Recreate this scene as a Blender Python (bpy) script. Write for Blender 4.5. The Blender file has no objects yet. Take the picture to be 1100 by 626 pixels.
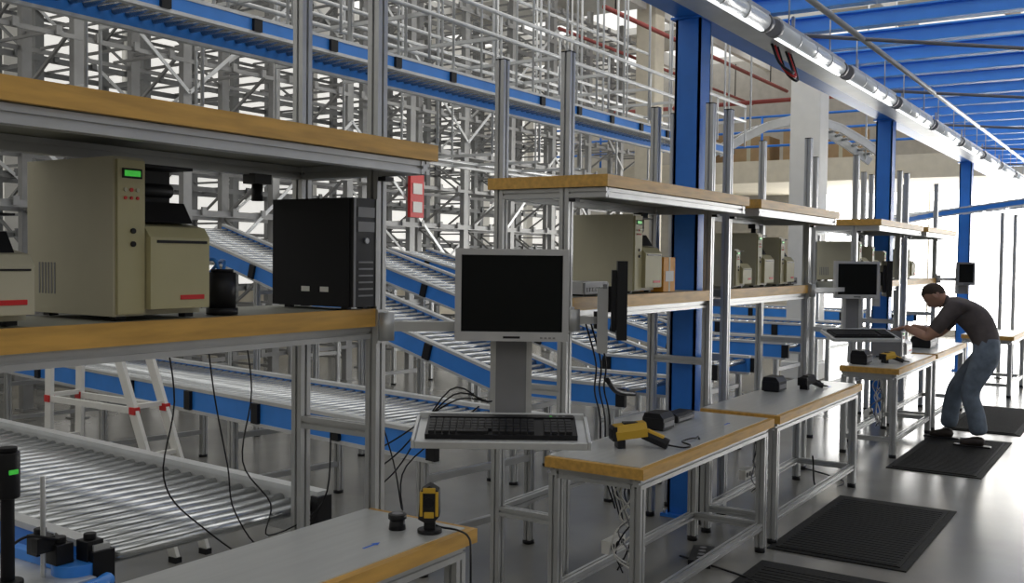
import bpy, math, random
from mathutils import Vector, Matrix
random.seed(4)
scene = bpy.context.scene
V = Vector

# ------------------------------------------------------------------ materials
def mat(name, col, rough=0.5, metal=0.0, var=0.08, scale=6.0, bump=0.0, emit=None, stretch=None, spec=None):
    m = bpy.data.materials.new(name); m.use_nodes = True
    nt = m.node_tree; b = nt.nodes['Principled BSDF']
    b.inputs['Roughness'].default_value = rough
    b.inputs['Metallic'].default_value = metal
    if spec is not None: b.inputs['Specular IOR Level'].default_value = spec
    tc = nt.nodes.new('ShaderNodeTexCoord'); n = nt.nodes.new('ShaderNodeTexNoise')
    n.inputs['Scale'].default_value = scale; n.inputs['Detail'].default_value = 4
    mp = nt.nodes.new('ShaderNodeMapping')
    if stretch: mp.inputs['Scale'].default_value = stretch
    nt.links.new(tc.outputs['Object'], mp.inputs['Vector']); nt.links.new(mp.outputs['Vector'], n.inputs['Vector'])
    r = nt.nodes.new('ShaderNodeValToRGB')
    r.color_ramp.elements[0].position = 0.3; r.color_ramp.elements[1].position = 0.7
    r.color_ramp.elements[0].color = [max(0, c*(1-var)) for c in col] + [1]
    r.color_ramp.elements[1].color = [min(1, c*(1+var)) for c in col] + [1]
    nt.links.new(n.outputs['Fac'], r.inputs['Fac']); nt.links.new(r.outputs['Color'], b.inputs['Base Color'])
    if bump:
        bp = nt.nodes.new('ShaderNodeBump'); bp.inputs['Strength'].default_value = bump
        nt.links.new(n.outputs['Fac'], bp.inputs['Height']); nt.links.new(bp.outputs['Normal'], b.inputs['Normal'])
    if emit:
        b.inputs['Emission Color'].default_value = list(emit[0]) + [1]
        b.inputs['Emission Strength'].default_value = emit[1]
    return m

ALU = mat('aluminium_profile', (.50, .505, .50), .38, .5)
ALUL = mat('aluminium_light', (.62, .63, .63), .4, .35)
RACK = mat('galvanised_rack', (.31, .31, .305), .5, .3, .15, 3)
RACKD = mat('galvanised_rack_dark', (.19, .195, .195), .5, .3, .15, 3)
BLUE = mat('blue_paint', (.025, .20, .72), .4, 0, .06)
BLUEJ = mat('blue_paint_backlit', (.09, .37, .98), .45, 0, .06)  # lighter copy of the blue for joists; backlit haze put into the colour
BLUE2 = mat('blue_conveyor', (.045, .26, .80), .35, 0, .06)
WOOD = mat('orange_wood_edge', (.60, .34, .075), .5, 0, .18, 5, stretch=(1, 8, 8))
UNDER = mat('shelf_board', (.32, .32, .27), .6, 0, .06)
STEEL = mat('steel_sheet_top', (.60, .61, .60), .3, .3, .05, 3, stretch=(1, 14, 1))
ROLL = mat('roller_steel', (.58, .60, .61), .24, .9, .05)
BLACK = mat('black_plastic', (.012, .012, .014), .45, spec=.3)
DARK = mat('dark_metal', (.012, .012, .014), .6, 0, spec=.2)
SCREEN = mat('lcd_screen_off', (.004, .005, .005), .4, 0, .0, spec=.15)
SILVER = mat('silver_plastic', (.50, .50, .50), .4, .2)
BEIGE = mat('beige_plastic', (.52, .49, .36), .55, 0, .04)
BEIGED = mat('beige_plastic_dark', (.46, .42, .24), .55, 0, .04)
GREY = mat('grey_plastic', (.22, .22, .23), .5)
RED = mat('red_plastic', (.6, .02, .02), .5)
PIPE = mat('dull_red_pipe', (.33, .07, .06), .6)
YEL = mat('yellow_rubber', (.62, .38, .03), .5)
ORG = mat('orange_carton', (.75, .33, .03), .6)
GREEN = mat('green_lcd', (.04, .4, .04), .4, 0, .2, 80, emit=((.1, .9, .1), .3))
WHITE = mat('white_paint', (.76, .75, .71), .6, 0, .03)
CREAM = mat('cream_concrete', (.62, .57, .46), .8, 0, .06)
RUB = mat('rubber_mat', (.020, .020, .019), .8, 0, .3, 60, .4, spec=.2)
KEYC = mat('key_caps', (.02, .02, .022), .5, spec=.3)
STICK = mat('blue_sticker', (.02, .15, .7), .5)
CARD = mat('cardboard', (.38, .26, .14), .8)
SKIN = mat('skin', (.48, .27, .19), .55, 0, .05)
LIPS = mat('lips', (.40, .16, .13), .5)
HAIR = mat('dark_hair', (.045, .028, .018), .7, 0, .4, 90, .6)
SHIRT = mat('dark_tshirt', (.090, .075, .074), .85, 0, .15, 15, .2)
JEAN = mat('washed_jeans', (.16, .20, .25), .85, 0, .25, 12, .25)
SHOE = mat('dark_shoes', (.04, .03, .025), .6)
TUBE = mat('fluorescent_tube', (.9, .9, .9), .3, 0, 0, emit=((.95, .98, 1), 1.6))
DIFF = mat('clear_diffuser', (.62, .66, .68), .15, 0, .05, emit=((.95, .98, 1), .12))
PANE = mat('daylit_window_pane', (.9, .93, .95), .4, 0, .02, emit=((1, .99, .97), 8.0))
PANE2 = mat('side_window_pane', (.75, .75, .72), .4, 0, .02, emit=((1, .98, .93), .62))

# ------------------------------------------------------------------ mesh builder
class MB:
    def __init__(s): s.v = []; s.f = []; s.m = []; s.sm = []; s.mats = []
    def mi(s, m):
        if m not in s.mats: s.mats.append(m)
        return s.mats.index(m)
    def add(s, vs, fs, m, smooth=False):
        o = len(s.v); s.v += [tuple(x) for x in vs]; k = s.mi(m)
        for i, f in enumerate(fs):
            s.f.append([o + j for j in f]); s.m.append(k)
            s.sm.append(smooth[i] if isinstance(smooth, list) else smooth)
    def box(s, x0, x1, y0, y1, z0, z1, m):
        vs = [(x, y, z) for z in (z0, z1) for y in (y0, y1) for x in (x0, x1)]
        s.add(vs, [(0, 2, 3, 1), (4, 5, 7, 6), (0, 1, 5, 4), (2, 6, 7, 3), (0, 4, 6, 2), (1, 3, 7, 5)], m)
    def ext(s, prof, p0, p1, m, up=None):
        p0 = V(p0); p1 = V(p1); d = (p1 - p0).normalized()
        if up is None: up = V((0, 0, 1)) if abs(d.z) < .95 else V((0, 1, 0))
        sd = d.cross(up).normalized(); t = sd.cross(d)
        n = len(prof)
        vs = [p + sd*a + t*b for p in (p0, p1) for a, b in prof]
        fs = [(i, (i+1) % n, n+(i+1) % n, n+i) for i in range(n)]
        fs += [tuple(range(n))[::-1], tuple(range(n, 2*n))]
        s.add(vs, fs, m)
    def bar(s, p0, p1, w, h, m, up=None):
        s.ext([(-w/2, -h/2), (w/2, -h/2), (w/2, h/2), (-w/2, h/2)], p0, p1, m, up)
    def slot(s, p0, p1, w, m):
        h = w/2; g = w*.11; e = w*.22; pr = []
        base = [(-h, -h), (-g, -h), (-g, -h+e), (g, -h+e), (g, -h)]
        for k in range(4):
            c, sn = [(1, 0), (0, 1), (-1, 0), (0, -1)][k]
            pr += [(a*c - b*sn, a*sn + b*c) for a, b in base]
        s.ext(pr, p0, p1, m)
    def ibeam(s, p0, p1, w, h, m, t=.012):
        a = w/2; b = h/2; u = t/2
        s.ext([(-a, -b), (a, -b), (a, -b+t), (u, -b+t), (u, b-t), (a, b-t), (a, b), (-a, b), (-a, b-t), (-u, b-t), (-u, -b+t), (-a, -b+t)], p0, p1, m)
    def cyl(s, p0, p1, r, m, seg=12, r1=None):
        r1 = r if r1 is None else r1
        p0 = V(p0); p1 = V(p1); d = (p1-p0).normalized()
        up = V((0, 0, 1)) if abs(d.z) < .95 else V((0, 1, 0))
        a = d.cross(up).normalized(); b = a.cross(d)
        vs = []
        for p, q in ((p0, r), (p1, r1)):
            for i in range(seg):
                t = 2*math.pi*i/seg; vs.append(p + a*math.cos(t)*q + b*math.sin(t)*q)
        fs = [(i, (i+1) % seg, seg+(i+1) % seg, seg+i) for i in range(seg)]
        fs += [tuple(range(seg))[::-1], tuple(range(seg, 2*seg))]
        s.add(vs, fs, m, [True]*seg + [False]*2)
    def tube(s, pts, r, m, seg=6, sub=6):
        P = [V(p) for p in pts]; Q = [P[0]*2-P[1]] + P + [P[-1]*2-P[-2]]; out = []
        for i in range(1, len(Q)-2):
            a, b, c, d = Q[i-1:i+3]
            for k in range(sub):
                t = k/sub
                out.append(.5*((2*b) + (c-a)*t + (2*a-5*b+4*c-d)*t*t + (3*b-a-3*c+d)*t**3))
        out.append(P[-1]); n = len(out); vs = []; pa = None
        for i, p in enumerate(out):
            d = (out[min(i+1, n-1)] - out[max(i-1, 0)]).normalized()
            if pa is None: pa = d.orthogonal().normalized()
            pa = (pa - d*pa.dot(d)).normalized(); pb = d.cross(pa)
            for k in range(seg):
                t = 2*math.pi*k/seg; vs.append(p + pa*math.cos(t)*r + pb*math.sin(t)*r)
        fs = [(i*seg+k, i*seg+(k+1) % seg, (i+1)*seg+(k+1) % seg, (i+1)*seg+k) for i in range(n-1) for k in range(seg)]
        fs += [tuple(range(seg))[::-1], tuple(range((n-1)*seg, n*seg))]
        s.add(vs, fs, m, True)
    def ell(s, c, rx, ry, rz, m, seg=16, rings=10):
        c = V(c); vs = [c+V((0, 0, rz))]
        for i in range(1, rings):
            p = math.pi*i/rings
            for k in range(seg):
                t = 2*math.pi*k/seg
                vs.append(c+V((rx*math.sin(p)*math.cos(t), ry*math.sin(p)*math.sin(t), rz*math.cos(p))))
        vs.append(c-V((0, 0, rz))); fs = []
        for k in range(seg): fs.append((0, 1+k, 1+(k+1) % seg))
        for i in range(rings-2):
            for k in range(seg):
                a = 1+i*seg; fs.append((a+k, a+seg+k, a+seg+(k+1) % seg, a+(k+1) % seg))
        L = len(vs)-1; a = 1+(rings-2)*seg
        for k in range(seg): fs.append((L, a+(k+1) % seg, a+k))
        s.add(vs, fs, m, True)
    def obj(s, name, loc=(0, 0, 0), rot=0, bevel=0, parent=None, rotx=0):
        me = bpy.data.meshes.new(name); me.from_pydata(s.v, [], s.f)
        for m in s.mats: me.materials.append(m)
        me.polygons.foreach_set('material_index', s.m); me.polygons.foreach_set('use_smooth', s.sm)
        me.update()
        o = bpy.data.objects.new(name, me); scene.collection.objects.link(o)
        o.location = loc; o.rotation_euler = (rotx, 0, rot)
        if bevel:
            b = o.modifiers.new('bevel', 'BEVEL'); b.width = bevel; b.segments = 2; b.limit_method = 'ANGLE'
            b.angle_limit = math.radians(50)
        if parent: o.parent = parent
        return o

# ------------------------------------------------------------------ room
GW = mat('grey_plaster', (.46, .44, .40), .8)
b = MB(); b.box(-4, 26, -8, 14.2, -.1, 0, mat('polished_concrete', (.235, .23, .21), .2, 0, .16, 1.2)); floor = b.obj('floor')
b = MB()
for i in range(8):      # roof decking in bays separated by open rooflight strips
    b.box(-4 + i*4, -4 + i*4 + 2.0, -8, 14.2, 6.6, 6.75, WHITE)
for i in range(12): b.box(-4, 28, -7 + i*1.9, -6.88 + i*1.9, 6.3, 6.6, WHITE)
b.obj('ceiling')
b = MB(); b.box(-4, 26, 14, 14.2, 0, 1.0, CREAM); b.box(-4, 26, 14, 14.2, 6.0, 6.6, WHITE)
for i in range(16): b.box(-4+i*2, -3.7+i*2, 13.95, 14.2, 1.0, 6.0, WHITE)
b.obj('wall_left')
b = MB(); b.box(-3.7, 26, 14.05, 14.1, 1.0, 6.0, PANE2)
for z in (2, 3, 4, 5): b.box(-3.7, 26, 14.0, 14.05, z-.03, z+.03, GREY)
b.obj('window_1')
b = MB(); b.box(-4.2, -4, -8, 14.2, 0, 4.6, GW); b.obj('wall_back_light_block')  # unseen wall behind the camera, added to darken foreground and reflections
b = MB(); b.box(-4, 14, -8.2, -8, 0, 4.6, GW); b.obj('wall_right_light_block')  # unseen side wall, added to keep ambient light off the foreground
b = MB()
b.box(24, 24.2, -8, 14, 0, .15, GW); b.box(24, 24.2, -8, 14, 3.3, 6.6, GW)
b.box(24, 24.2, 7.3, 14, .15, 3.3, GW); b.box(24, 24.2, -8, -7, .15, 3.3, GW)
b.obj('wall_end')
b = MB(); b.box(24.05, 24.1, -7, 7.3, .15, 3.3, PANE)
for i in range(6): b.box(23.98, 24.05, -7 + i*2.86, -6.96 + i*2.86, .15, 3.3, WHITE)
b.obj('window_2')
b = MB(); b.box(20, 24, -8, 12, 3.25, 3.7, CREAM)
b.obj('balcony_slab')
b = MB()
for z in (4.0, 4.3, 4.6): b.cyl((20.05, -8, z), (20.05, 12, z), .025, BLUE, 8)
for i in range(17): b.cyl((20.05, -8+i*1.25, 3.7), (20.05, -8+i*1.25, 4.6), .025, BLUE, 8)
b.obj('balcony_railing')
b = MB()
for i, (y, w, h) in enumerate([(5.2, .8, .7), (6.2, .6, .9), (7.1, .9, .6), (8.4, .5, .8)]):
    b.box(20.8, 21.5, y, y+w, 3.7, 3.7+h, CARD); b.box(20.79, 20.8, y+w*.45, y+w*.55, 3.7, 3.7+h, BEIGE)
    b.box(20.75, 21.55, y-.05, y+w+.05, 3.7, 3.73, DARK)
b.obj('stacked_cartons', bevel=.01)
b = MB(); b.box(13.8, 14.22, 4.0, 4.42, 0, 6.6, WHITE); b.box(13.75, 14.27, 3.95, 4.47, 0, .25, WHITE); b.obj('white_concrete_pillar', bevel=.02)
b = MB(); b.box(17.0, 17.4, 8.0, 8.4, 0, 6.6, CREAM); b.box(16.95, 17.45, 7.95, 8.45, 0, .25, CREAM); b.obj('concrete_pillar', bevel=.02)
b = MB()
for (z, y, r) in ((5.75, 7.75, .04), (5.5, 8.6, .03)):
    b.cyl((14.5, y, z), (23.9, y, z), r, PIPE)
    for i in range(4): b.cyl((14.9+i*2.6, y, z), (14.9+i*2.6, y, 6.28), .012, DARK, 6)
b.cyl((22.4, 3, 5.3), (22.4, 13.5, 5.3), .05, PIPE)
for i in range(4): b.cyl((22.4, 4+i*3, 5.3), (22.4, 4+i*3, 6.28), .012, DARK, 6)
b.obj('sprinkler_pipes')

# ------------------------------------------------------------------ mezzanine
def column(x, y=2.55):
    b = MB(); w = .085
    b.ibeam((x, y, .02), (x, y, 3.18), .17, .17, BLUE, .016)
    b.box(x-w, x-w+.012, y-w, y+w, .02, 3.18, BLUE); b.box(x+w-.012, x+w, y-w, y+w, .02, 3.18, BLUE)
    b.box(x-.12, x+.12, y-.12, y+.12, 0, .02, BLUE)
    for a in (-.1, .1):
        for c in (-.1, .1): b.cyl((x+a, y+c, .02), (x+a, y+c, .045), .012, ALU, 6)
    b.box(x-.11, x+.11, y-.11, y+.11, 3.165, 3.18, BLUE)
    b.obj('blue_steel_column')
for x in (5.98, 11.25, 16.5): column(x)
b = MB()
b.ibeam((1, 2.55, 3.30), (19.5, 2.55, 3.30), .16, .24, BLUE)
b.ibeam((1, -3.2, 3.30), (19.5, -3.2, 3.30), .16, .24, BLUE)
b.ibeam((1, .4, 3.27), (19.5, .4, 3.27), .08, .08, BLUEJ)
for i in range(27):
    x = 1.2 + i*.69
    b.ibeam((x, -3.2, 3.39), (x, 2.55, 3.39), .10, .12, BLUEJ)
for i in range(6):
    b.cyl((4+i*2.6, 2.4, 3.20), (6.6+i*2.6, -.3, 3.20), .014, GREY, 8)
for x in (5.98, 11.25, 16.5):
    b.ibeam((x, -3.2, 0), (x, -3.2, 3.2), .17, .17, BLUE)
b.obj('mezzanine_frame')
for i in range(9):
    x0 = 4.2 + i*1.62; y = 1.98
    b = MB()
    b.box(x0+.03, x0+1.47, y-.035, y+.035, 3.055, 3.085, ALUL)
    b.cyl((x0+.04, y, 3.03), (x0+1.46, y, 3.03), .048, DIFF, 18)
    b.box(x0+.06, x0+1.44, y-.010, y+.010, 2.975, 2.985, TUBE)
    for e in (x0, x0+1.45): b.cyl((e, y, 3.03), (e+.05, y, 3.03), .054, GREY, 18)
    for q in (.4, .75, 1.1): b.cyl((x0+q, y, 3.03), (x0+q+.02, y, 3.03), .051, ALUL, 18)
    for q in (.3, 1.2): b.cyl((x0+q, y, 3.08), (x0+q, y, 3.32), .005, ALU, 6)
    b.obj('fluorescent_light')
b = MB(); y = 2.27
b.ext([(-.09, .04), (-.09, -.03), (.09, -.03), (.09, .04), (.08, .04), (.08, -.02), (-.08, -.02), (-.08, .04)], (3, y, 3.14), (19, y, 3.14), ALUL)
for k in range(4): b.tube([(3+j*2, y-.05+k*.03+random.uniform(-.01, .01), 3.145+random.uniform(0, .03)) for j in range(9)], .012, [BLACK, GREY, WHITE, RED][k], 6, 3)
b.cyl((3, 1.8, 3.2), (19, 1.8, 3.2), .02, ALU, 8)
for j in range(10): b.bar((3.4+j*1.7, y-.1, 3.18), (3.4+j*1.7, y-.1, 3.32), .02, .02, ALU); b.bar((3.4+j*1.7, y+.1, 3.18), (3.4+j*1.7, y+.1, 3.32), .02, .02, ALU)
b.obj('cable_tray')
b = MB()
for k in range(3): b.tube([(6.6+k*.06, 2.25, 3.11), (6.62+k*.07, 2.2, 2.98-k*.02), (6.75+k*.05, 2.15, 2.93-k*.02), (6.88+k*.04, 2.2, 2.99), (6.9+k*.05, 2.25, 3.11)], .009, [BLACK, RED, BLACK][k])
b.obj('hanging_cable_loop')

# ------------------------------------------------------------------ storage racks
def rack(y, x0, x1, step, m, zt=6.4, dep=.9, hz=.55):
    b = MB(); x = x0
    while x <= x1:
        for yy in (y, y+dep):
            b.ext([(-.055, -.04), (.055, -.04), (.055, .04), (.035, .04), (.035, -.02), (-.035, -.02), (-.035, .04), (-.055, .04)], (x, yy, 0), (x, yy, zt), m)
            b.box(x-.08, x+.08, yy-.08, yy+.08, 0, .015, m)
        k = 0; z = .3
        while z < zt-.7:
            a, c = (y, y+dep) if k % 2 == 0 else (y+dep, y)
            b.bar((x, a, z), (x, c, z+.6), .03, .03, m); b.bar((x, y, z), (x, y+dep, z), .03, .03, m)
            z += .6; k += 1
        x += step
    z = .45; k = 0
    while z < zt:
        for yy in (y-.03, y+dep+.03): b.bar((x0, yy, z), (x1, yy, z), .03, .07 if k % 2 else .045, m)
        x = x0+.2
        while x < x1:      # tote support brackets
            b.bar((x, y-.05, z+.03), (x, y+dep+.03, z+.03), .025, .03, m); b.box(x-.03, x+.03, y-.08, y-.05, z-.02, z+.07, m); x += step/3
        z += hz; k += 1
    x = x0; s = 1
    while x < x1-step*2:
        b.bar((x, y-.07, 1.2 if s > 0 else 3.4), (x+step*2, y-.07, 3.4 if s > 0 else 1.2), .012, .04, ALUL)
        b.bar((x, y-.07, 3.4 if s > 0 else 5.6), (x+step*2, y-.07, 5.6 if s > 0 else 3.4), .012, .04, ALUL)
        x += step*2; s = -s
    return b.obj('storage_rack')
rack(9.0, 2.0, 19.2, 1.3, RACK, 6.2)
rack(11.3, 2.4, 19.0, 1.5, RACKD, 6.2, .9, .7)
b = MB(); sx0 = 10.93
b.box(sx0, sx0+.3, 8.86, 8.91, 2.2, 2.82, RED); b.box(sx0+.05, sx0+.25, 8.85, 8.86, 2.53, 2.68, WHITE); b.box(sx0+.05, sx0+.25, 8.85, 8.86, 2.27, 2.42, WHITE)
b.box(sx0+.13, sx0+.17, 8.91, 8.96, 2.2, 2.82, GREY); b.obj('red_safety_sign')

# ------------------------------------------------------------------ conveyors
def conveyor(name, pts, width, lrail=BLUE2, rrail=BLUE2, pitch=.075, leg=1.4, rh=.13, roof=None, rr=.024, legs=True, joints=True, cap=False):
    b = MB(); P = [V(p) for p in pts]
    for i in range(len(P)-1):
        a, c = P[i], P[i+1]; d = (c-a).normalized(); sd = V((d.y, -d.x, 0)).normalized(); up = sd.cross(d); L = (c-a).length
        for sg, rm in ((-1, lrail), (1, rrail)):
            o = sd*sg*(width/2)
            b.ext([(-.02, -rh/2), (.02, -rh/2), (.02, rh/2), (-.02, rh/2)], a+o-up*.02, c+o-up*.02, rm)
            b.bar(a+o+up*(rh/2-.01), c+o+up*(rh/2-.01), .055, .022, ALUL)
            b.bar(a+o-up*(rh/2+.025), c+o-up*(rh/2+.025), .05, .022, ALUL)
            if cap and i == 0: b.bar(a+o-d*.012-up*.01, a+o+d*.03-up*.01, .075, rh*.9, BLACK)
            n = max(1, int(L/.7))
            for k in range(n+1):
                if not joints: break
                q = a+d*(L*k/n)+o+sd*sg*.028
                e = d*.035; b.bar(q-e-up*.02, q+e-up*.02, .03, rh*.95, BLACK)
        n = int(L/pitch)
        for k in range(n):
            q = a+d*(pitch*(k+.5)); b.cyl(q-sd*(width/2-.025)+up*.015, q+sd*(width/2-.025)+up*.015, rr, ROLL, 10)
        if legs:
            n = max(1, int(L/leg))
            for k in range(n+1):
                q = a+d*(.1+(L-.2)*k/n)
                for sg in (-1, 1):
                    w = q+sd*sg*(width/2-.0)
                    if roof: b.cyl((w.x, w.y, w.z), (w.x, w.y, roof), .012, ALUL, 6)
                    else:
                        b.slot((w.x, w.y, .02), (w.x, w.y, w.z-.1), .045, ALU); b.cyl((w.x, w.y, 0), (w.x, w.y, .02), .035, BLACK, 10)
                if not roof:
                    for zz in (q.z*.25+.03, q.z-.2):
                        u = q+sd*(width/2); w = q-sd*(width/2); b.bar((u.x, u.y, zz), (w.x, w.y, zz), .035, .035, ALU)
    return b.obj(name)
conveyor('roller_conveyor', [(2.42, 2.81, .635), (2.62, 6.2, .645)], .95, BLUE2, ALUL, .088, 1.2, .15, rr=.024, joints=False, cap=True)
conveyor('roller_conveyor', [(4.42, 3.0, .70), (5.25, 8.4, .70)], .84, BLUE2, BLUE2, .09, 1.5)
conveyor('inclined_roller_conveyor', [(6.35, 3.0, .74), (6.40, 4.0, .74), (6.75, 8.3, 1.9)], .7, pitch=.09)
conveyor('inclined_roller_conveyor', [(8.0, 3.0, .76), (8.05, 4.0, .76), (8.4, 8.3, 1.9)], .7, pitch=.1)
conveyor('inclined_roller_conveyor', [(9.8, 3.0, .8), (9.85, 4.2, .8), (10.2, 8.3, 1.7)], .7, pitch=.11)
conveyor('roller_conveyor', [(12.0, 3.1, .85), (12.3, 8.2, .85)], .8, pitch=.1)
conveyor('roller_conveyor', [(15.5, 3.2, .85), (16.2, 7.7, .85)], .8, pitch=.1)
o = conveyor('overhead_roller_conveyor', [(1.0, 5.35, 3.17), (13.2, 5.35, 3.17)], .6, BLUE2, BLUE2, .1, .62, .085, roof=6.28)
b = MB()
for (y, z) in ((4.85, 3.55), (4.85, 3.75), (5.9, 3.55), (6.3, 3.9), (6.7, 3.9), (6.3, 4.6), (7.2, 2.8), (7.6, 2.8)):
    b.cyl((1, y, z), (13.2, y, z), .02, ALUL, 8)
for i in range(13):
    x = 1.2+i*1.0
    b.cyl((x, 4.85, 3.2), (x, 4.85, 3.76), .012, ALUL, 6); b.bar((x, 4.85, 3.55), (x, 7.6, 3.55), .03, .03, ALUL)
    b.cyl((x, 6.3, 2.8), (x, 6.3, 6.28), .015, ALUL, 6); b.cyl((x, 7.6, 2.8), (x, 7.6, 6.28), .015, ALUL, 6); b.bar((x, 6.3, 2.8), (x, 7.6, 2.8), .03, .03, ALUL)
b.obj('overhead_guide_rails')
pts = [(13.9+.25*i, 5.6-.28*i, 3.2+.55*math.sin(math.pi*i/7)) for i in range(8)]
conveyor('arched_overhead_conveyor', pts, .5, ALUL, ALUL, .12, 9, .08, legs=False, joints=False)
b = MB()
for i in (1, 4, 7): p = pts[i]; b.cyl((p[0], p[1]-.2, p[2]), (p[0], p[1]-.2, 6.28), .015, ALUL, 6); b.cyl((p[0], p[1]+.2, p[2]), (p[0], p[1]+.2, 6.28), .015, ALUL, 6)
b.obj('conveyor_hanger_rods')
pts = [(13.2, 3.7, 2.05)]
for i in range(13):
    t = math.pi*.62*i/12
    pts.append((14.6+1.5*math.sin(t), 1.75+1.7*math.cos(t), 2.2+.035*i))
conveyor('curved_overhead_conveyor', pts, .55, WHITE, BLUE2, .12, 9, .07, legs=False, joints=False)
b = MB()
for (x, y, z) in ((13.3, 3.35, 2.0), (13.5, 3.9, 2.0), (15.6, 3.35, 2.2), (15.3, 2.75, 2.2), (16.4, 1.85, 2.38), (15.8, 1.95, 2.38)):
    b.slot((x, y, 0), (x, y, z), .05, ALU); b.box(x-.05, x+.05, y-.05, y+.05, 0, .012, BLACK)
b.obj('conveyor_support_frame')

# sensors / corner module at the near end of the first conveyor
b = MB(); zo = -.075
b.box(1.60, 1.90, 2.80, 3.4, .64+zo, .70+zo, ALUL)
b.cyl((1.89, 2.90, .66+zo), (1.89, 2.90, .735+zo), .07, BLUE2, 24)
b.box(1.86, 1.90, 2.90, 3.4, .70+zo, .735+zo, BLUE2)
b.tube([(1.60, 2.78, .68+zo), (1.75, 2.76, .68+zo), (1.88, 2.77, .68+zo), (1.94, 2.80, .68+zo)], .025, BLUE2, 10)
for (x, y) in ((1.93, 2.88), (1.85, 2.92), (1.87, 3.06)):
    b.box(x-.03, x+.03, y-.03, y+.03, .735+zo, .80+zo, BLACK); b.cyl((x, y, .80+zo), (x, y, .82+zo), .02, BLACK, 12)
b.cyl((1.80, 2.93, .70+zo), (1.80, 2.93, 1.02+zo), .008, ALUL, 12)
b.box(1.77, 1.83, 2.91, 2.95, .78+zo, .83+zo, BLACK)
b.tube([(1.73, 3.0, .8+zo), (1.75, 2.93, .84+zo), (1.83, 2.9, .82+zo), (1.9, 3.02, .80+zo)], .005, BLACK)
for x in (1.63, 1.86):
    for y in (2.84, 3.35): b.slot((x, y, 0), (x, y, .64+zo), .04, ALU)
b.obj('conveyor_sensor_module', bevel=.006)
b = MB(); X0, Y0 = 1.685, 2.93; q = .70+zo
b.cyl((X0, Y0, q), (X0, Y0, q+.02), .045, BLACK, 20); b.cyl((X0, Y0, q+.02), (X0, Y0, .90), .020, DARK, 16)
b.cyl((X0, Y0, .90), (X0, Y0, 1.04), .036, BLACK, 20); b.box(X0-.015, X0+.015, Y0-.038, Y0-.032, .975, .99, GREEN)
b.cyl((X0, Y0, 1.04), (X0, Y0, 1.055), .029, DARK, 16)
b.obj('status_beacon', bevel=.005)

# ------------------------------------------------------------------ workbenches
def workbench(x0, x1, y0=1.82, y1=2.31):
    b = MB(); z = .76
    b.box(x0+.03, x1-.03, y0+.03, y1, z-.035, z, STEEL)
    b.box(x0, x1, y0, y0+.03, z-.05, z-.004, WOOD)
    b.box(x0, x0+.03, y0+.03, y1, z-.05, z-.004, WOOD); b.box(x1-.03, x1, y0+.03, y1, z-.05, z-.004, WOOD)
    for yy in (y0+.05, y1-.03): b.slot((x0+.03, yy, z-.075), (x1-.03, yy, z-.075), .05, ALU)
    for xx in (x0+.055, x1-.055): b.slot((xx, y0+.07, z-.075), (xx, y1-.05, z-.075), .05, ALU)
    for xx in (x0+.055, x1-.055):
        for yy in (y0+.05, y1-.03):
            b.slot((xx, yy, .03), (xx, yy, z-.1), .05, ALU); b.cyl((xx, yy, 0), (xx, yy, .03), .03, BLACK, 10)
        b.slot((xx, y0+.07, .15), (xx, y1-.05, .15), .04, ALU)
    b.slot((x0+.08, y1-.03, .15), (x1-.08, y1-.03, .15), .04, ALU)
    b.slot((x0+.08, y0+.05, .15), (x1-.08, y0+.05, .15), .04, ALU)
    xm = (x0+x1)/2; b.slot((xm, y0+.07, z-.07), (xm, y1-.05, z-.07), .04, ALU)
    xs = x1-.35; b.box(xs-.05, xs, y0+.14, y0+.147, z, z+.001, STICK)
    b.add([(xs, y0+.13, z+.001), (xs+.03, y0+.1435, z+.001), (xs, y0+.157, z+.001)], [(0, 1, 2)], STICK)
    return b.obj('workbench')
workbench(.8, 2.67, 1.87, 2.33); workbench(3.82, 5.52); workbench(5.62, 7.5); workbench(8.7, 10.3); workbench(10.4, 12.1); workbench(13.5, 14.9, 1.5, 2.1)

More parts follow.
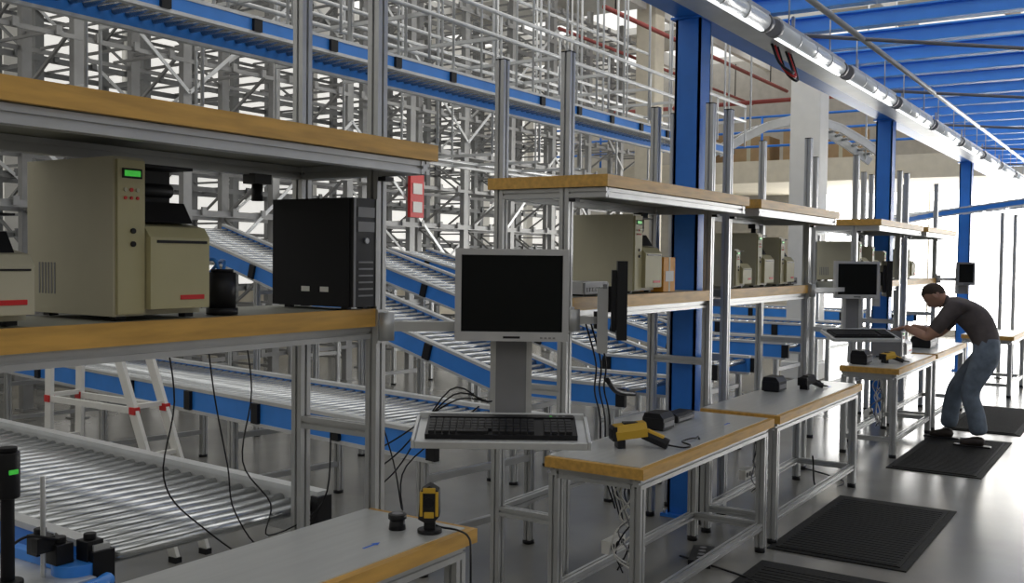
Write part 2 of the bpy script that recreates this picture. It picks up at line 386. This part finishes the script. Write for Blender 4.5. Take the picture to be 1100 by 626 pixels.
# ------------------------------------------------------------------ shelving units
FY, RY = 2.36, 2.73
def shelving(x0, x1, cut=None):
    b = MB()
    for x in (x0, x1):
        for y in (FY, RY):
            b.slot((x, y, .03), (x, y, 2.61), .05, ALU); b.cyl((x, y, 0), (x, y, .03), .032, BLACK, 10)
            b.box(x-.025, x+.025, y-.025, y+.025, 2.61, 2.616, BLACK)
        for z in (.4, 1.02): b.slot((x, FY+.025, z), (x, RY-.025, z), .045, ALU)
        b.slot((x, 2.14, 1.955), (x, FY-.025, 1.955), .045, ALU); b.slot((x, FY+.025, 1.955), (x, RY-.025, 1.955), .045, ALU)
        b.slot((x, FY+.025, 1.375), (x, RY-.025, 1.375), .045, ALU)
        b.box(x-.022, x+.022, 2.30, 2.335, 1.915, 1.93, BLACK)
    b.box(x0-.03, x1+.03, 2.14, 2.78, 1.98, 2.03, UNDER); b.box(x0-.03, x1+.03, 2.12, 2.14, 1.98, 2.035, WOOD)
    b.box(x1+.03, x1+.045, 2.12, 2.78, 1.98, 2.035, WOOD); b.box(x0-.045, x0-.03, 2.12, 2.78, 1.98, 2.035, WOOD)
    b.slot((x0+.0, 2.165, 1.955), (x1, 2.165, 1.955), .045, ALU); b.slot((x0+.025, RY+.0, 1.955), (x1-.025, RY, 1.955), .045, ALU)
    b.box(x0+.03, x1-.03, 2.355, 2.80, 1.41, 1.46, UNDER); b.box(x0+.03, x1-.03, 2.335, 2.355, 1.40, 1.463, WOOD)
    b.slot((x0+.025, FY+.02, 1.377), (x1-.025, FY+.02, 1.377), .045, ALU); b.slot((x0+.025, RY, 1.38), (x1-.025, RY, 1.38), .045, ALU)
    b.slot((x0+.025, RY, .4), (x1-.025, RY, .4), .045, ALU)
    b.box(x1-.28, x1-.2, 2.68, 2.74, 1.90, 1.935, BLACK); b.cyl((x1-.24, 2.71, 1.84), (x1-.24, 2.71, 1.9), .02, BLACK, 12)
    return b.obj('shelving_unit')
U = [(.85, 2.72), (4.07, 5.83), (6.13, 7.85), (9.3, 11.08), (11.42, 13.1)]
for a, c in U: shelving(a, c)

# ------------------------------------------------------------------ equipment
ZS = 1.463
def label_printer(x, y=2.38, z=ZS, w=.32, d=.42, h=.45, body=BEIGE, panel=BEIGED, name='label_printer', bay=True):
    b = MB()
    cw = w*.31; lz = h*.60
    for a in (.03, w-.05):
        for c in (.04, d-.06): b.box(a, a+.03, c, c+.03, 0, .012, BLACK)
    b.box(0, cw, .012, d, .012, h, body)                       # electronics tower
    b.box(.006, cw-.004, 0, .012, .018, h-.008, panel)         # control panel
    b.box(cw*.2, cw*.85, -.003, 0, h*.87, h*.93, DARK); b.box(cw*.26, cw*.79, -.004, -.003, h*.882, h*.918, GREEN)
    for k in range(3): b.cyl((cw*.3+k*cw*.2, -.004, h*.80), (cw*.3+k*cw*.2, 0, h*.80), cw*.06, RED if k == 1 else BEIGE, 10)
    for k in range(3): b.cyl((cw*.3+k*cw*.2, -.004, h*.75), (cw*.3+k*cw*.2, 0, h*.75), cw*.05, RED, 10)
    for k in range(2): b.cyl((cw*.55, -.006, h*(.55-.08*k)), (cw*.55, 0, h*(.55-.08*k)), cw*.08, BLACK, 12)
    b.box(cw, w, .035, d, .012, lz*.92, body)                   # media compartment base
    b.box(cw, w-.01, -.02, .035, .03, lz*.86, panel)             # front tear-off housing
    b.ext([(-.09, 0), (.025, 0), (.0, .03), (-.09, .045)], (cw+.001, .01, lz*.86), (w-.004, .01, lz*.86), panel)
    b.box(cw+.02, w-.02, -.023, -.02, lz*.80, lz*.83, BLACK)
    b.box(cw+.10, w-.03, -.0225, -.02, .055, .068, RED)
    # open media bay: dark side wall, tilted lid and ribbon spool
    b.box(cw, w-.05, .11, d-.03, lz*.92, h*.95, BLACK)
    b.box(cw, w-.03, .03, d-.02, h*.955, h*.975, DARK)
    b.box(cw, cw+.008, .03, .12, lz*.95, h*.96, DARK)
    b.ext([(0, 0), (-.10, 0), (-.10, .06), (-.04, .06)], (cw+.008, .03, lz*1.02), (w-.03, .03, lz*1.02), BLACK)
    b.cyl((cw+.005, .085, h*.82), (w-.07, .085, h*.82), .020, BLACK, 18)
    for k in range(6): b.box(-.001, 0, .28+.015*k, .287+.015*k, h*.15, h*.35, GREY) if d > .4 else None
    return b.obj(name, (x, y, z), bevel=.005)
label_printer(1.675, w=.31)
label_printer(1.12, 2.38, ZS, .32, .42, .29, panel=BEIGE)
label_printer(4.88, 2.40, ZS, .32, .40, .43)
label_printer(6.36, 2.38, ZS, .26, .40, .26)
label_printer(6.78, 2.38, ZS, .30, .42, .38)
label_printer(7.28, 2.38, ZS, .28, .42, .36)
label_printer(9.55, 2.38, ZS, .30, .42, .38)
label_printer(10.05, 2.38, ZS, .28, .42, .34)
label_printer(10.55, 2.38, ZS, .28, .42, .30)
label_printer(11.7, 2.38, ZS, .30, .42, .34)

def tower(x, y, z, w=.14, d=.385, h=.385, name='desktop_computer'):
    b = MB()
    for a in (.02, w-.04):
        for c in (.04, d-.07): b.box(a, a+.02, c, c+.03, 0, .01, BLACK)
    b.box(0, w, .015, d, .01, h, DARK)
    b.box(.004, w-.004, 0, .015, .01, h, BLACK)
    b.box(.004, .014, -.003, 0, .01, h, GREY); b.box(w-.022, w-.004, -.003, 0, .01, h, SILVER)
    for k in range(2): b.box(.025, w-.03, -.003, 0, h*(.83-.13*k), h*(.92-.13*k), GREY)
    for k in range(6): b.box(.03, w-.035, -.002, 0, h*(.12+.06*k), h*(.135+.06*k), GREY)
    b.cyl((w/2, -.005, h*.62), (w/2, 0, h*.62), .010, SILVER, 16)
    b.box(-.001, 0, .11, .15, .06, .078, WHITE); b.box(-.001, 0, .20, .24, .06, .078, WHITE)
    return b.obj(name, (x, y, z), bevel=.004)
tower(2.54, 2.31, ZS)
def cradle(x, y, z, r=.042, h=.13):
    b = MB(); b.cyl((0, 0, 0), (0, 0, .02), r*1.15, BLACK, 20); b.cyl((0, 0, .02), (0, 0, h), r, BLACK, 20); b.cyl((0, 0, h), (0, 0, h+.01), r*.8, DARK, 20)
    b.tube([(0, 0, h), (.01, .0, h+.03), (.03, .05, h+.03), (.03, .12, h-.03), (.04, .2, .01)], .006, BLUE2)
    b.tube([(-.01, 0, h), (-.02, .02, h+.04), (-.03, .1, h+.01), (-.02, .2, .01)], .006, BLUE2)
    return b.obj('scanner_holder', (x, y, z))
cradle(2.10, 2.45, ZS)
def carton(x, y, z, w, d, h, m, name):
    b = MB(); b.box(0, w, 0, d, 0, h, m); b.box(w*.44, w*.56, -.001, d+.001, .0, h+.001, BEIGE)
    b.box(w*.15, w*.85, -.002, -.001, h*.3, h*.6, WHITE); b.box(.0, w, d*.49, d*.51, h, h+.001, DARK)
    return b.obj(name, (x, y, z), bevel=.003)
carton(5.26, 2.40, ZS, .16, .25, .20, ORG, 'orange_label_box')
def gbox(x, y, z, w, d, h, name='network_switch'):
    b = MB(); b.box(0, w, .01, d, .008, h, SILVER); b.box(.005, w-.005, 0, .01, .01, h-.003, GREY)
    for k in range(6): b.box(.02+k*w*.12, .02+k*w*.12+w*.08, -.002, 0, .02, h*.6, BLACK)
    for a in (.02, w-.04): b.box(a, a+.02, .02, d-.02, 0, .008, BLACK)
    return b.obj(name, (x, y, z), bevel=.003)
gbox(4.33, 2.40, ZS, .26, .25, .07)
gbox(7.6, 2.4, ZS, .16, .25, .06)

# ------------------------------------------------------------------ monitors
def monitor(pos, th, w=.40, h=.325, bez=SILVER):
    b = MB(); f = .022
    b.box(-w/2, w/2, .008, .04, -h/2, h/2, bez)
    b.box(-w/2, w/2, -.006, .008, h/2-f, h/2, bez); b.box(-w/2, w/2, -.006, .008, -h/2, -h/2+f*1.5, bez)
    b.box(-w/2, -w/2+f, -.006, .008, -h/2+f*1.5, h/2-f, bez); b.box(w/2-f, w/2, -.006, .008, -h/2+f*1.5, h/2-f, bez)
    b.box(-w/2+f, w/2-f, .004, .007, -h/2+f*1.5, h/2-f, SCREEN)
    b.box(-w*.38, w*.38, .04, .065, -h*.38, h*.38, BLACK if bez == BLACK else GREY)
    b.box(-.06, .06, .065, .08, -.06, .06, BLACK)
    for k in range(4): b.box(w*.25+k*.015, w*.25+.009+k*.015, -.008, -.006, -h/2+.01, -h/2+.016, GREY)
    b.box(-.03, .03, -.0065, -.006, -h/2+.01, -h/2+.018, BLACK)
    return b.obj('computer_monitor', pos, th, bevel=.004)
def arm(pos, th, post, ztray, zpost, tray=True, fwd=.24, tw=.55, td=.24, side=0):
    R = Matrix.Rotation(th, 3, 'Z'); b = MB(); P = V(pos)
    zl = ztray-.03 if tray else P.z-.25
    def bx(x0, x1, y0, y1, z0, z1, m):
        vs = [P + R @ V((x, y, 0)) for y in (y0, y1) for x in (x0, x1)]
        pts = [(p.x, p.y, z) for z in (z0, z1) for p in vs]
        b.add(pts, [(0, 2, 3, 1), (4, 5, 7, 6), (0, 1, 5, 4), (2, 6, 7, 3), (0, 4, 6, 2), (1, 3, 7, 5)], m)
    bx(-.07, .07, .085, .105, zl, P.z+.07, GREY)
    bx(-.075, -.055, .08, .13, zl, P.z+.05, ALU); bx(.055, .075, .08, .13, zl, P.z+.05, ALU)
    a = P + R @ V((0, .12, 0)); q = V((post[0], post[1]-.03, 0))
    b.bar((a.x, a.y, zpost), (q.x, q.y, zpost), .04, .035, ALU)
    b.cyl((q.x, q.y-.02, zpost-.05), (q.x, q.y-.02, zpost+.05), .028, ALU, 14); b.box(q.x-.03, q.x+.03, q.y-.005, q.y+.004, zpost-.06, zpost+.06, ALU)
    b.cyl((a.x, a.y, zpost-.04), (a.x, a.y, zpost+.04), .028, BLACK, 14)
    b.obj('monitor_arm')
    if tray:
        t = MB()
        t.box(-tw/2, tw/2, -td/2, td/2, -.012, 0, ALUL); t.box(-tw/2, tw/2, -td/2-.012, -td/2, -.022, .004, ALUL); t.box(-tw/2, tw/2, td/2, td/2+.012, -.012, .02, ALUL)
        t.box(-tw/2-.012, -tw/2, -td/2-.012, td/2+.012, -.022, .008, ALUL); t.box(tw/2, tw/2+.012, -td/2-.012, td/2+.012, -.022, .008, ALUL)
        cc = P + R @ V((side, -fwd+.16, 0)); t.bar((-side, td/2, -.02), (-side, td/2+.10, -.03), .08, .02, ALU)
        t.obj('keyboard_tray', (cc.x, cc.y, ztray), th, .003, rotx=math.radians(12))
        k = MB()
        k.box(-.23, .23, -.08, .08, .001, .018, BLACK); k.box(-.225, .225, .055, .078, .018, .024, BLACK)
        for r in range(5):
            for j in range(15):
                if r == 0 and 3 < j < 9: continue
                x = -.22 + j*.0215; k.box(x, x+.018, -.07+r*.022, -.052+r*.022, .018, .027, KEYC)
            for j in range(4): x = .13+j*.022; k.box(x, x+.018, -.07+r*.022, -.052+r*.022, .018, .027, KEYC)
        k.box(-.134, -.04, -.07, -.052, .018, .027, KEYC)
        for j in range(3): k.box(.15+j*.02, .158+j*.02, .062, .068, .024, .0245, GREEN if j == 0 else GREY)
        ko = k.obj('computer_keyboard', (cc.x, cc.y, ztray+.0), th, .0015, rotx=math.radians(12)); ko.scale = (1.10, 1.1, 1)
TH = -math.radians(56.8)
monitor((2.93, 1.915, 1.518), TH); arm((2.93, 1.915, 1.518), TH, (2.72, FY), 1.065, 1.40, side=-.03, fwd=.30, tw=.57, td=.21)
T2 = math.radians(28)
monitor((4.22, 2.12, 1.46), T2, .38, .36, BLACK); arm((4.22, 2.12, 1.46), T2, (4.07, FY), 1.05, 1.36, tray=False)
T3 = TH+.1
monitor((8.47, 2.12, 1.50), T3, .38, .31); arm((8.47, 2.12, 1.50), T3, (7.85, FY), 1.05, 1.42)
monitor((9.42, 2.08, 1.50), math.radians(20), .36, .32, BLACK); arm((9.42, 2.08, 1.50), math.radians(20), (9.3, FY), 1.05, 1.40, tray=False)
monitor((13.24, 2.02, 1.52), TH, .22, .28, GREY); arm((13.24, 2.02, 1.52), TH, (13.1, FY), 1.05, 1.45, tray=False)

# ------------------------------------------------------------------ scanners
def scanner_up(x, y, z, th):
    b = MB()
    b.cyl((0, 0, 0), (0, 0, .012), .04, BLACK, 20); b.box(-.018, .018, -.015, .02, .012, .06, BLACK)
    b.ext([(-.035, .05), (-.028, .14), (.0, .158), (.03, .14), (.033, .06), (.016, .04), (-.016, .04)], (0, -.035, 0), (0, .03, 0), BLACK)
    b.box(-.03, -.02, -.038, .0, .06, .14, YEL); b.box(.02, .03, -.038, .0, .06, .14, YEL); b.box(-.02, .02, -.04, -.03, .135, .152, YEL); b.box(-.016, .016, -.038, -.034, .055, .075, YEL)
    b.cyl((0, -.041, .105), (0, -.035, .105), .016, DARK, 14)
    b.tube([(0, .02, .03), (.03, .03, .01), (.09, .0, .008), (.13, -.09, .01), (.14, -.16, -.03), (.14, -.17, -.25)], .004, BLACK)
    return b.obj('barcode_scanner', (x, y, z), th, .003)
scanner_up(2.53, 1.96, .76, TH)
def scanner_flat(x, y, z, th, Y=YEL):
    b = MB()
    b.ext([(-.035, 0), (-.038, .03), (-.025, .055), (.025, .055), (.038, .03), (.035, 0)], (-.09, 0, .03), (.03, 0, .045), Y)
    b.box(-.105, -.088, -.036, .036, .028, .082, BLACK); b.box(-.108, -.104, -.026, .026, .038, .070, DARK)
    b.box(-.06, .01, -.02, .02, .088, .096, BLACK)
    b.ext([(-.018, 0), (-.02, .02), (-.012, .036), (.012, .036), (.02, .02), (.018, 0)], (.015, 0, .035), (.10, -.04, .0), BLACK)
    b.ext([(-.014, 0), (.014, 0), (.012, .01), (-.012, .01)], (.03, -.008, .063), (.09, -.035, .038), Y)
    b.box(-.085, -.055, -.03, .03, 0, .032, BLACK)
    b.tube([(.10, -.04, .015), (.16, -.06, .008), (.20, -.02, .008), (.19, .06, .008), (.26, .12, .01), (.29, .155, -.02), (.30, .18, -.3)], .004, BLACK)
    return b.obj('barcode_scanner', (x, y, z), th, .003)
o = scanner_flat(4.26, 2.06, .76, math.radians(-50)); o.scale = (1.25, 1.25, 1.25)
scanner_flat(6.95, 2.05, .76, math.radians(-10), DARK)
scanner_flat(9.2, 2.0, .76, math.radians(-30), YEL)
b = MB(); b.cyl((0, 0, 0), (0, 0, .035), .028, BLACK, 20, .024); b.cyl((0, 0, .035), (0, 0, .05), .03, BLACK, 20); b.cyl((0, 0, .05), (0, 0, .052), .018, GREY, 16)
b.obj('tape_dispenser', (2.50, 2.07, .76))
def devbox(x, y, z, w, d, h, name, m=BLACK):
    b = MB(); b.box(0, w, 0, d, .006, h*.7, m); b.ext([(0, 0), (d, 0), (d*.8, h*.3), (d*.1, h*.3)], (0, d, h*.7), (w, d, h*.7), m, up=V((0, 0, 1)))
    b.box(.01, w-.01, -.003, 0, h*.2, h*.5, GREY); b.box(.01, w-.01, .01, d-.01, 0, .006, DARK)
    return b.obj(name, (x, y, z), bevel=.004)
devbox(4.72, 2.14, .76, .14, .12, .09, 'card_terminal')
devbox(5.0, 2.18, .76, .22, .1, .05, 'card_terminal')
devbox(6.6, 2.15, .76, .16, .12, .10, 'card_terminal')
devbox(8.85, 2.12, .76, .2, .14, .12, 'card_terminal')
devbox(11.0, 2.0, .76, .3, .2, .12, 'card_terminal')
devbox(11.5, 2.05, .76, .25, .2, .2, 'card_terminal', GREY)
label_printer(9.66, 2.0, .76, .34, .27, .25, name='tabletop_printer', body=GREY, panel=SILVER)

# ------------------------------------------------------------------ cables
b = MB()
for k in range(3):
    x = 2.15+k*.17
    b.tube([(x, 2.79, 1.40), (x+.03, 2.78, 1.15), (x+.1*(k % 2)-.02, 2.77, .9), (x+.12, 2.775, .72), (2.6, 2.775, .5+.05*k), (2.79, 2.68, .7), (2.75, 2.60, 1.02)], .003, BLACK)
b.tube([(2.73, 2.40, 1.2), (2.80, 2.34, .9), (2.88, 2.36, .7), (2.95, 2.4, .85), (3.0, 2.1, 1.1)], .003, BLACK)
b.obj('hanging_cables')
b = MB()
for k in range(3):
    b.tube([(3.0+.02*k, 1.99, 1.45), (3.03+.02*k, 2.02, 1.25-.03*k), (3.0-.03*k, 2.02, 1.13), (2.86-.02*k, 2.10, 1.14+.02*k), (2.80, 2.3, 1.0-.05*k), (2.76, 2.37, .95-.07*k)], .003, BLACK)
b.obj('monitor_cables')
b = MB()
for k in range(3):
    x = 4.12+.05*k
    b.tube([(x, 2.28, 1.36), (x+.08, 2.26, 1.15), (x+.2, 2.33, 1.0), (x+.3, 2.35, .85), (x+.35, 2.36, .6), (x+.5, 2.36, .35-.05*k)], .0045, BLACK)
b.tube([(4.3, 2.25, 1.06), (4.5, 2.3, .98), (4.8, 2.35, .93)], .014, BLACK)
b.obj('power_cables')
def tangle(x, y):
    b = MB()
    for k in range(9):
        p = [(x+random.uniform(-.02, .02), y, .66)]
        for z in (.58, .48, .40, .30, .22): p.append((x+random.uniform(-.07, .07), y+random.uniform(-.05, .05), z))
        b.tube(p, .004, [WHITE, GREY, WHITE, BLACK][k % 4])
    b.box(x-.08, x+.08, y+.06, y+.10, .30, .36, WHITE)
    for q in range(3): b.cyl((x-.05+q*.05, y+.055, .33), (x-.05+q*.05, y+.06, .33), .015, BLACK, 10)
    b.obj('cable_bundle')
tangle(4.1, 2.02); tangle(5.95, 2.05); tangle(9.0, 2.05)
b = MB()
b.tube([(4.2, 1.95, .01), (4.5, 1.6, .01), (4.9, 1.7, .01), (5.1, 2.2, .01)], .006, BLACK)
b.tube([(6.9, 2.0, .3), (7.2, 2.05, .01), (7.55, 1.95, .01), (7.9, 2.4, .01)], .006, BLACK)
b.obj('floor_cable')
b = MB(); b.box(0, .3, 0, .12, 0, .04, BLACK)
for k in range(4): b.cyl((.05+k*.065, .06, .04), (.05+k*.065, .06, .045), .02, GREY, 12)
b.obj('power_strip', (5.0, 1.98, 0), .3, .006)

# ------------------------------------------------------------------ mats
for (x0, x1, y0, y1) in ((3.7, 5.3, 1.1, 1.8), (5.55, 7.1, 1.1, 1.86), (8.3, 10.15, 1.12, 1.82), (10.6, 12.6, 1.1, 1.8)):
    b = MB(); b.box(x0, x1, y0, y1, 0, .008, RUB); b.box(x0+.04, x1-.04, y0+.04, y1-.04, .008, .014, RUB)
    n = int((x1-x0-.1)/.05)
    for k in range(n): b.box(x0+.06+k*.05, x0+.075+k*.05, y0+.06, y1-.06, .014, .016, RUB)
    b.obj('rubber_floor_mat')

# ------------------------------------------------------------------ step ladder
b = MB(); LY = .10; LZ = 1.10
for x in (3.44, 3.64):
    a, c = (x, 5.42+LY, LZ), (x, 4.78+LY, LZ)
    b.bar((x, 5.45+LY, .02), a, .022, .06, WHITE); b.bar(c, (x, 4.28+LY, .02), .022, .06, WHITE)
    b.bar((x, 5.43+LY, .78), (x, 4.62+LY, .78), .02, .035, WHITE)
    for q in (a, c): b.box(q[0]-.02, q[0]+.02, q[1]-.045, q[1]+.045, q[2]-.02, q[2]+.03, RED)
    for q in ((x, 5.43+LY, .78), (x, 4.625+LY, .78)): b.box(q[0]-.018, q[0]+.018, q[1]-.025, q[1]+.025, q[2]-.02, q[2]+.02, RED)
    b.box(x-.02, x+.02, 5.42+LY, 5.48+LY, 0, .03, BLACK); b.box(x-.02, x+.02, 4.25+LY, 4.31+LY, 0, .03, BLACK)
for z in (.28, .54, .80):
    t = (LZ-z)/LZ
    for y in (5.42+LY+.03*t, 4.78+LY-.5*t): b.bar((3.44, y, z), (3.64, y, z), .03, .025, WHITE)
b.obj('step_ladder')

# ------------------------------------------------------------------ worker
worker = bpy.data.objects.new('worker', None); scene.collection.objects.link(worker)
def skin(name, pts, edges, rad, root=0, sub=2, mats=(SKIN,), segmat=None, parent=worker):
    me = bpy.data.meshes.new(name); me.from_pydata([V(p) for p in pts], edges, [])
    o = bpy.data.objects.new(name, me); scene.collection.objects.link(o)
    o.modifiers.new('skin', 'SKIN')
    for i, v in enumerate(me.skin_vertices[0].data):
        r = rad[i]; v.radius = r if isinstance(r, tuple) else (r, r); v.use_root = (i == root)
    s = o.modifiers.new('sub', 'SUBSURF'); s.levels = sub; s.render_levels = sub
    bpy.context.view_layer.update()
    dg = bpy.context.evaluated_depsgraph_get()
    nm = bpy.data.meshes.new_from_object(o.evaluated_get(dg)); o.modifiers.clear(); o.data = nm
    nm.materials.clear()
    for m in mats: nm.materials.append(m)
    P = [V(p) for p in pts]
    for p in nm.polygons:
        p.use_smooth = True
        if segmat:
            best = 1e9
            for (i, j), mi in zip(edges, segmat):
                a, c = P[i], P[j]; ab = c-a; t = max(0, min(1, (p.center-a).dot(ab)/ab.length_squared))
                ri = rad[i] if not isinstance(rad[i], tuple) else sum(rad[i])/2; rj = rad[j] if not isinstance(rad[j], tuple) else sum(rad[j])/2
                dd = (p.center-(a+ab*t)).length - (ri*(1-t)+rj*t)
                if dd < best: best = dd; p.material_index = mi
        else: p.material_index = 0
    o.parent = parent
    return o
X = 9.80
pts = [(X, 1.26, .93), (X, 1.33, 1.05), (X, 1.43, 1.18), (X, 1.56, 1.272), (X, 1.64, 1.30), (X, 1.69, 1.315),
       (X-.16, 1.565, 1.245), (X-.195, 1.64, 1.14), (X-.21, 1.69, 1.07), (X-.21, 1.765, .975), (X-.18, 1.87, 1.015), (X-.12, 1.985, 1.052),
       (X+.16, 1.565, 1.245), (X+.195, 1.64, 1.14), (X+.21, 1.69, 1.07), (X+.21, 1.765, .975), (X+.18, 1.87, 1.015), (X+.12, 1.985, 1.052),
       (X-.10, 1.27, .84), (X-.12, 1.36, .66), (X-.13, 1.43, .49), (X-.135, 1.36, .30), (X-.14, 1.33, .11),
       (X+.10, 1.30, .84), (X+.13, 1.45, .66), (X+.15, 1.58, .49), (X+.17, 1.62, .30), (X+.18, 1.64, .11)]
edges = [(0, 1), (1, 2), (2, 3), (3, 4), (4, 5), (3, 6), (6, 7), (7, 8), (8, 9), (9, 10), (10, 11), (3, 12), (12, 13), (13, 14), (14, 15), (15, 16), (16, 17),
         (0, 18), (18, 19), (19, 20), (20, 21), (21, 22), (0, 23), (23, 24), (24, 25), (25, 26), (26, 27)]
rad = [(.165, .145), (.16, .14), (.185, .15), (.135, .12), .066, .058,
       .085, .074, .070, .046, .044, .030, .085, .074, .070, .046, .044, .030,
       .122, .104, .085, .082, .082, .122, .104, .085, .082, .082]
sm = [0, 0, 0, 0, 2, 0, 0, 0, 2, 2, 2, 0, 0, 0, 2, 2, 2, 1, 1, 1, 1, 1, 1, 1, 1, 1, 1]
o = skin('body', pts, edges, rad, 0, 2, (SHIRT, JEAN, SKIN), sm)
for p in o.data.polygons:
    c = p.center
    if p.material_index == 0 and c.z < .95 and c.y < 1.55: p.material_index = 1
for nm, x, y in (('shoe_left', X-.14, 1.33), ('shoe_right', X+.18, 1.64)):
    skin(nm, [(x, y-.055, .06), (x, y+.02, .07), (x, y+.10, .05), (x, y+.17, .042)], [(0, 1), (1, 2), (2, 3)], [(.048, .045), (.048, .05), (.048, .037), (.040, .028)], 0, 2, (SHOE,))
    b = MB(); b.box(x-.045, x+.045, y-.10, y+.21, .014, .030, BLACK); b.obj(nm+'_sole', bevel=.012, parent=worker)
def head():
    b = MB(); seg, rings = 28, 20; vs = []
    for i in range(rings+1):
        ph = math.pi*i/rings
        for k in range(seg):
            t = 2*math.pi*k/seg
            x = math.sin(ph)*math.cos(t); y = math.sin(ph)*math.sin(t); z = math.cos(ph)
            px, py, pz = x*.075, y*.097, z*.115
            if z < 0:
                px *= 1-.35*(-z)**1.3
                if y < 0: py *= 1-.45*(-z)
                else: py *= 1-.12*(-z)
            if y > .55:
                if -.35 < z < .12 and abs(x) < .22: py += .022*(1-abs(x)/.22)*(1-abs(z+.14)/.24 if abs(z+.14) < .24 else 0)
                if .05 < z < .28 and abs(abs(x)-.35) < .2: py -= .006
                if -.62 < z < -.48 and abs(x) < .35: py += .005
                if z < -.8: py += .01
            vs.append((px, py, pz))
    fs = []
    for i in range(rings):
        for k in range(seg): fs.append((i*seg+k, (i+1)*seg+k, (i+1)*seg+(k+1) % seg, i*seg+(k+1) % seg))
    b.add(vs, fs, SKIN, True)
    for sx in (-1, 1):
        b.ell((sx*.028, .082, .012), .012, .008, .008, WHITE, 10, 6); b.ell((sx*.028, .0885, .012), .005, .003, .005, BLACK, 8, 6)
        b.box(sx*.028-.014, sx*.028+.014, .088, .093, .030, .035, HAIR)
        b.ell((sx*.077, -.005, -.008), .010, .018, .030, SKIN, 12, 8); b.ell((sx*.083, -.002, -.006), .005, .010, .018, SKIN, 10, 6)
    b.box(-.022, .022, .083, .089, -.062, -.056, LIPS)
    hv = []; hf = []; seg2, r2 = 30, 14
    for i in range(r2+1):
        for k in range(seg2):
            t = 2*math.pi*k/seg2; sn = math.sin(t)
            lim = 1.0 if sn > .35 else (1.0+(.35-sn)/.55*.62 if sn > -.2 else 1.62+(-.2-sn)*.5)
            lim += random.uniform(-.06, .06)
            ph = lim*i/r2; e = (1-.12*(i/r2)**5)*(1+random.uniform(-.02, .03))
            tp = 1-.30*max(0, -math.cos(ph)) if sn < 0 else 1
            hv.append((math.sin(ph)*math.cos(t)*.081*e, math.sin(ph)*math.sin(t)*.104*e*tp-.001, math.cos(ph)*.123))
    for i in range(r2):
        for k in range(seg2): hf.append((i*seg2+k, (i+1)*seg2+k, (i+1)*seg2+(k+1) % seg2, i*seg2+(k+1) % seg2))
    b.add(hv, hf, HAIR, True)
    o = b.obj('head'); o.location = (X, 1.75, 1.345); o.rotation_euler = (math.radians(-55), 0, .0); o.parent = worker; o.scale = (1.06, 1.06, 1.06)
head()
def hand(wrist, name, sx):
    w = V(wrist); d = V((-.15*sx, .93, -.25)).normalized(); s = V((1, 0, 0)); n = s.cross(d).normalized(); s = d.cross(n)
    P = [w, w+d*.04, w+d*.085]
    skin(name+'_palm', P, [(0, 1), (1, 2)], [(.026, .02), (.038, .016), (.036, .014)], 0, 2)
    for k in range(4):
        base = w+d*.08+s*(-.03+.02*k); L = [.065, .075, .07, .055][k if sx > 0 else 3-k]
        f = [base, base+d*L*.4+n*.006, base+d*L*.75-n*.008, base+d*L*.95-n*.026]
        skin(name+'_finger_%d' % (k+1), f, [(0, 1), (1, 2), (2, 3)], [.0095, .009, .0085, .007], 0, 1)
    t0 = w+d*.035-s*sx*.028
    skin(name+'_thumb', [t0, t0-s*sx*.022+d*.025-n*.006, t0-s*sx*.028+d*.052-n*.018], [(0, 1), (1, 2)], [.013, .0105, .0085], 0, 1)
hand((X-.12, 1.985, 1.052), 'hand_left', -1); hand((X+.12, 1.985, 1.052), 'hand_right', 1)

# ------------------------------------------------------------------ light
w = bpy.data.worlds.new('world'); scene.world = w; w.use_nodes = True
bg = w.node_tree.nodes['Background']; bg.inputs[0].default_value = (1, .985, .95, 1); bg.inputs[1].default_value = 1.12
def area(loc, rot, sx, sy, e, col=(1, 1, 1)):
    l = bpy.data.lights.new('daylight', 'AREA'); l.shape = 'RECTANGLE'; l.size = sx; l.size_y = sy; l.energy = e; l.color = col
    o = bpy.data.objects.new('daylight_area', l); scene.collection.objects.link(o); o.location = loc; o.rotation_euler = rot
area((12, 5, 6.2), (0, 0, 0), 14, 6, 170, (1, .98, .94))

# ------------------------------------------------------------------ camera
cd = bpy.data.cameras.new('camera'); cam = bpy.data.objects.new('camera', cd); scene.collection.objects.link(cam)
cd.sensor_width = 36; cd.lens = 1070/1100*36; cd.clip_end = 200
pitch = math.radians(1.95); roll = math.radians(.7)
f0 = V((.837, .547, 0)).normalized(); f = f0*math.cos(pitch)+V((0, 0, -math.sin(pitch)))
r0 = V((f0.y, -f0.x, 0)); u0 = r0.cross(f)
r = r0*math.cos(roll)+u0*math.sin(roll); u = u0*math.cos(roll)-r0*math.sin(roll)
M = Matrix((r, u, -f)).transposed().to_4x4(); M.translation = V((0, 0, 1.65)); cam.matrix_world = M
scene.camera = cam
try: scene.view_settings.view_transform = 'Standard'
except Exception: pass
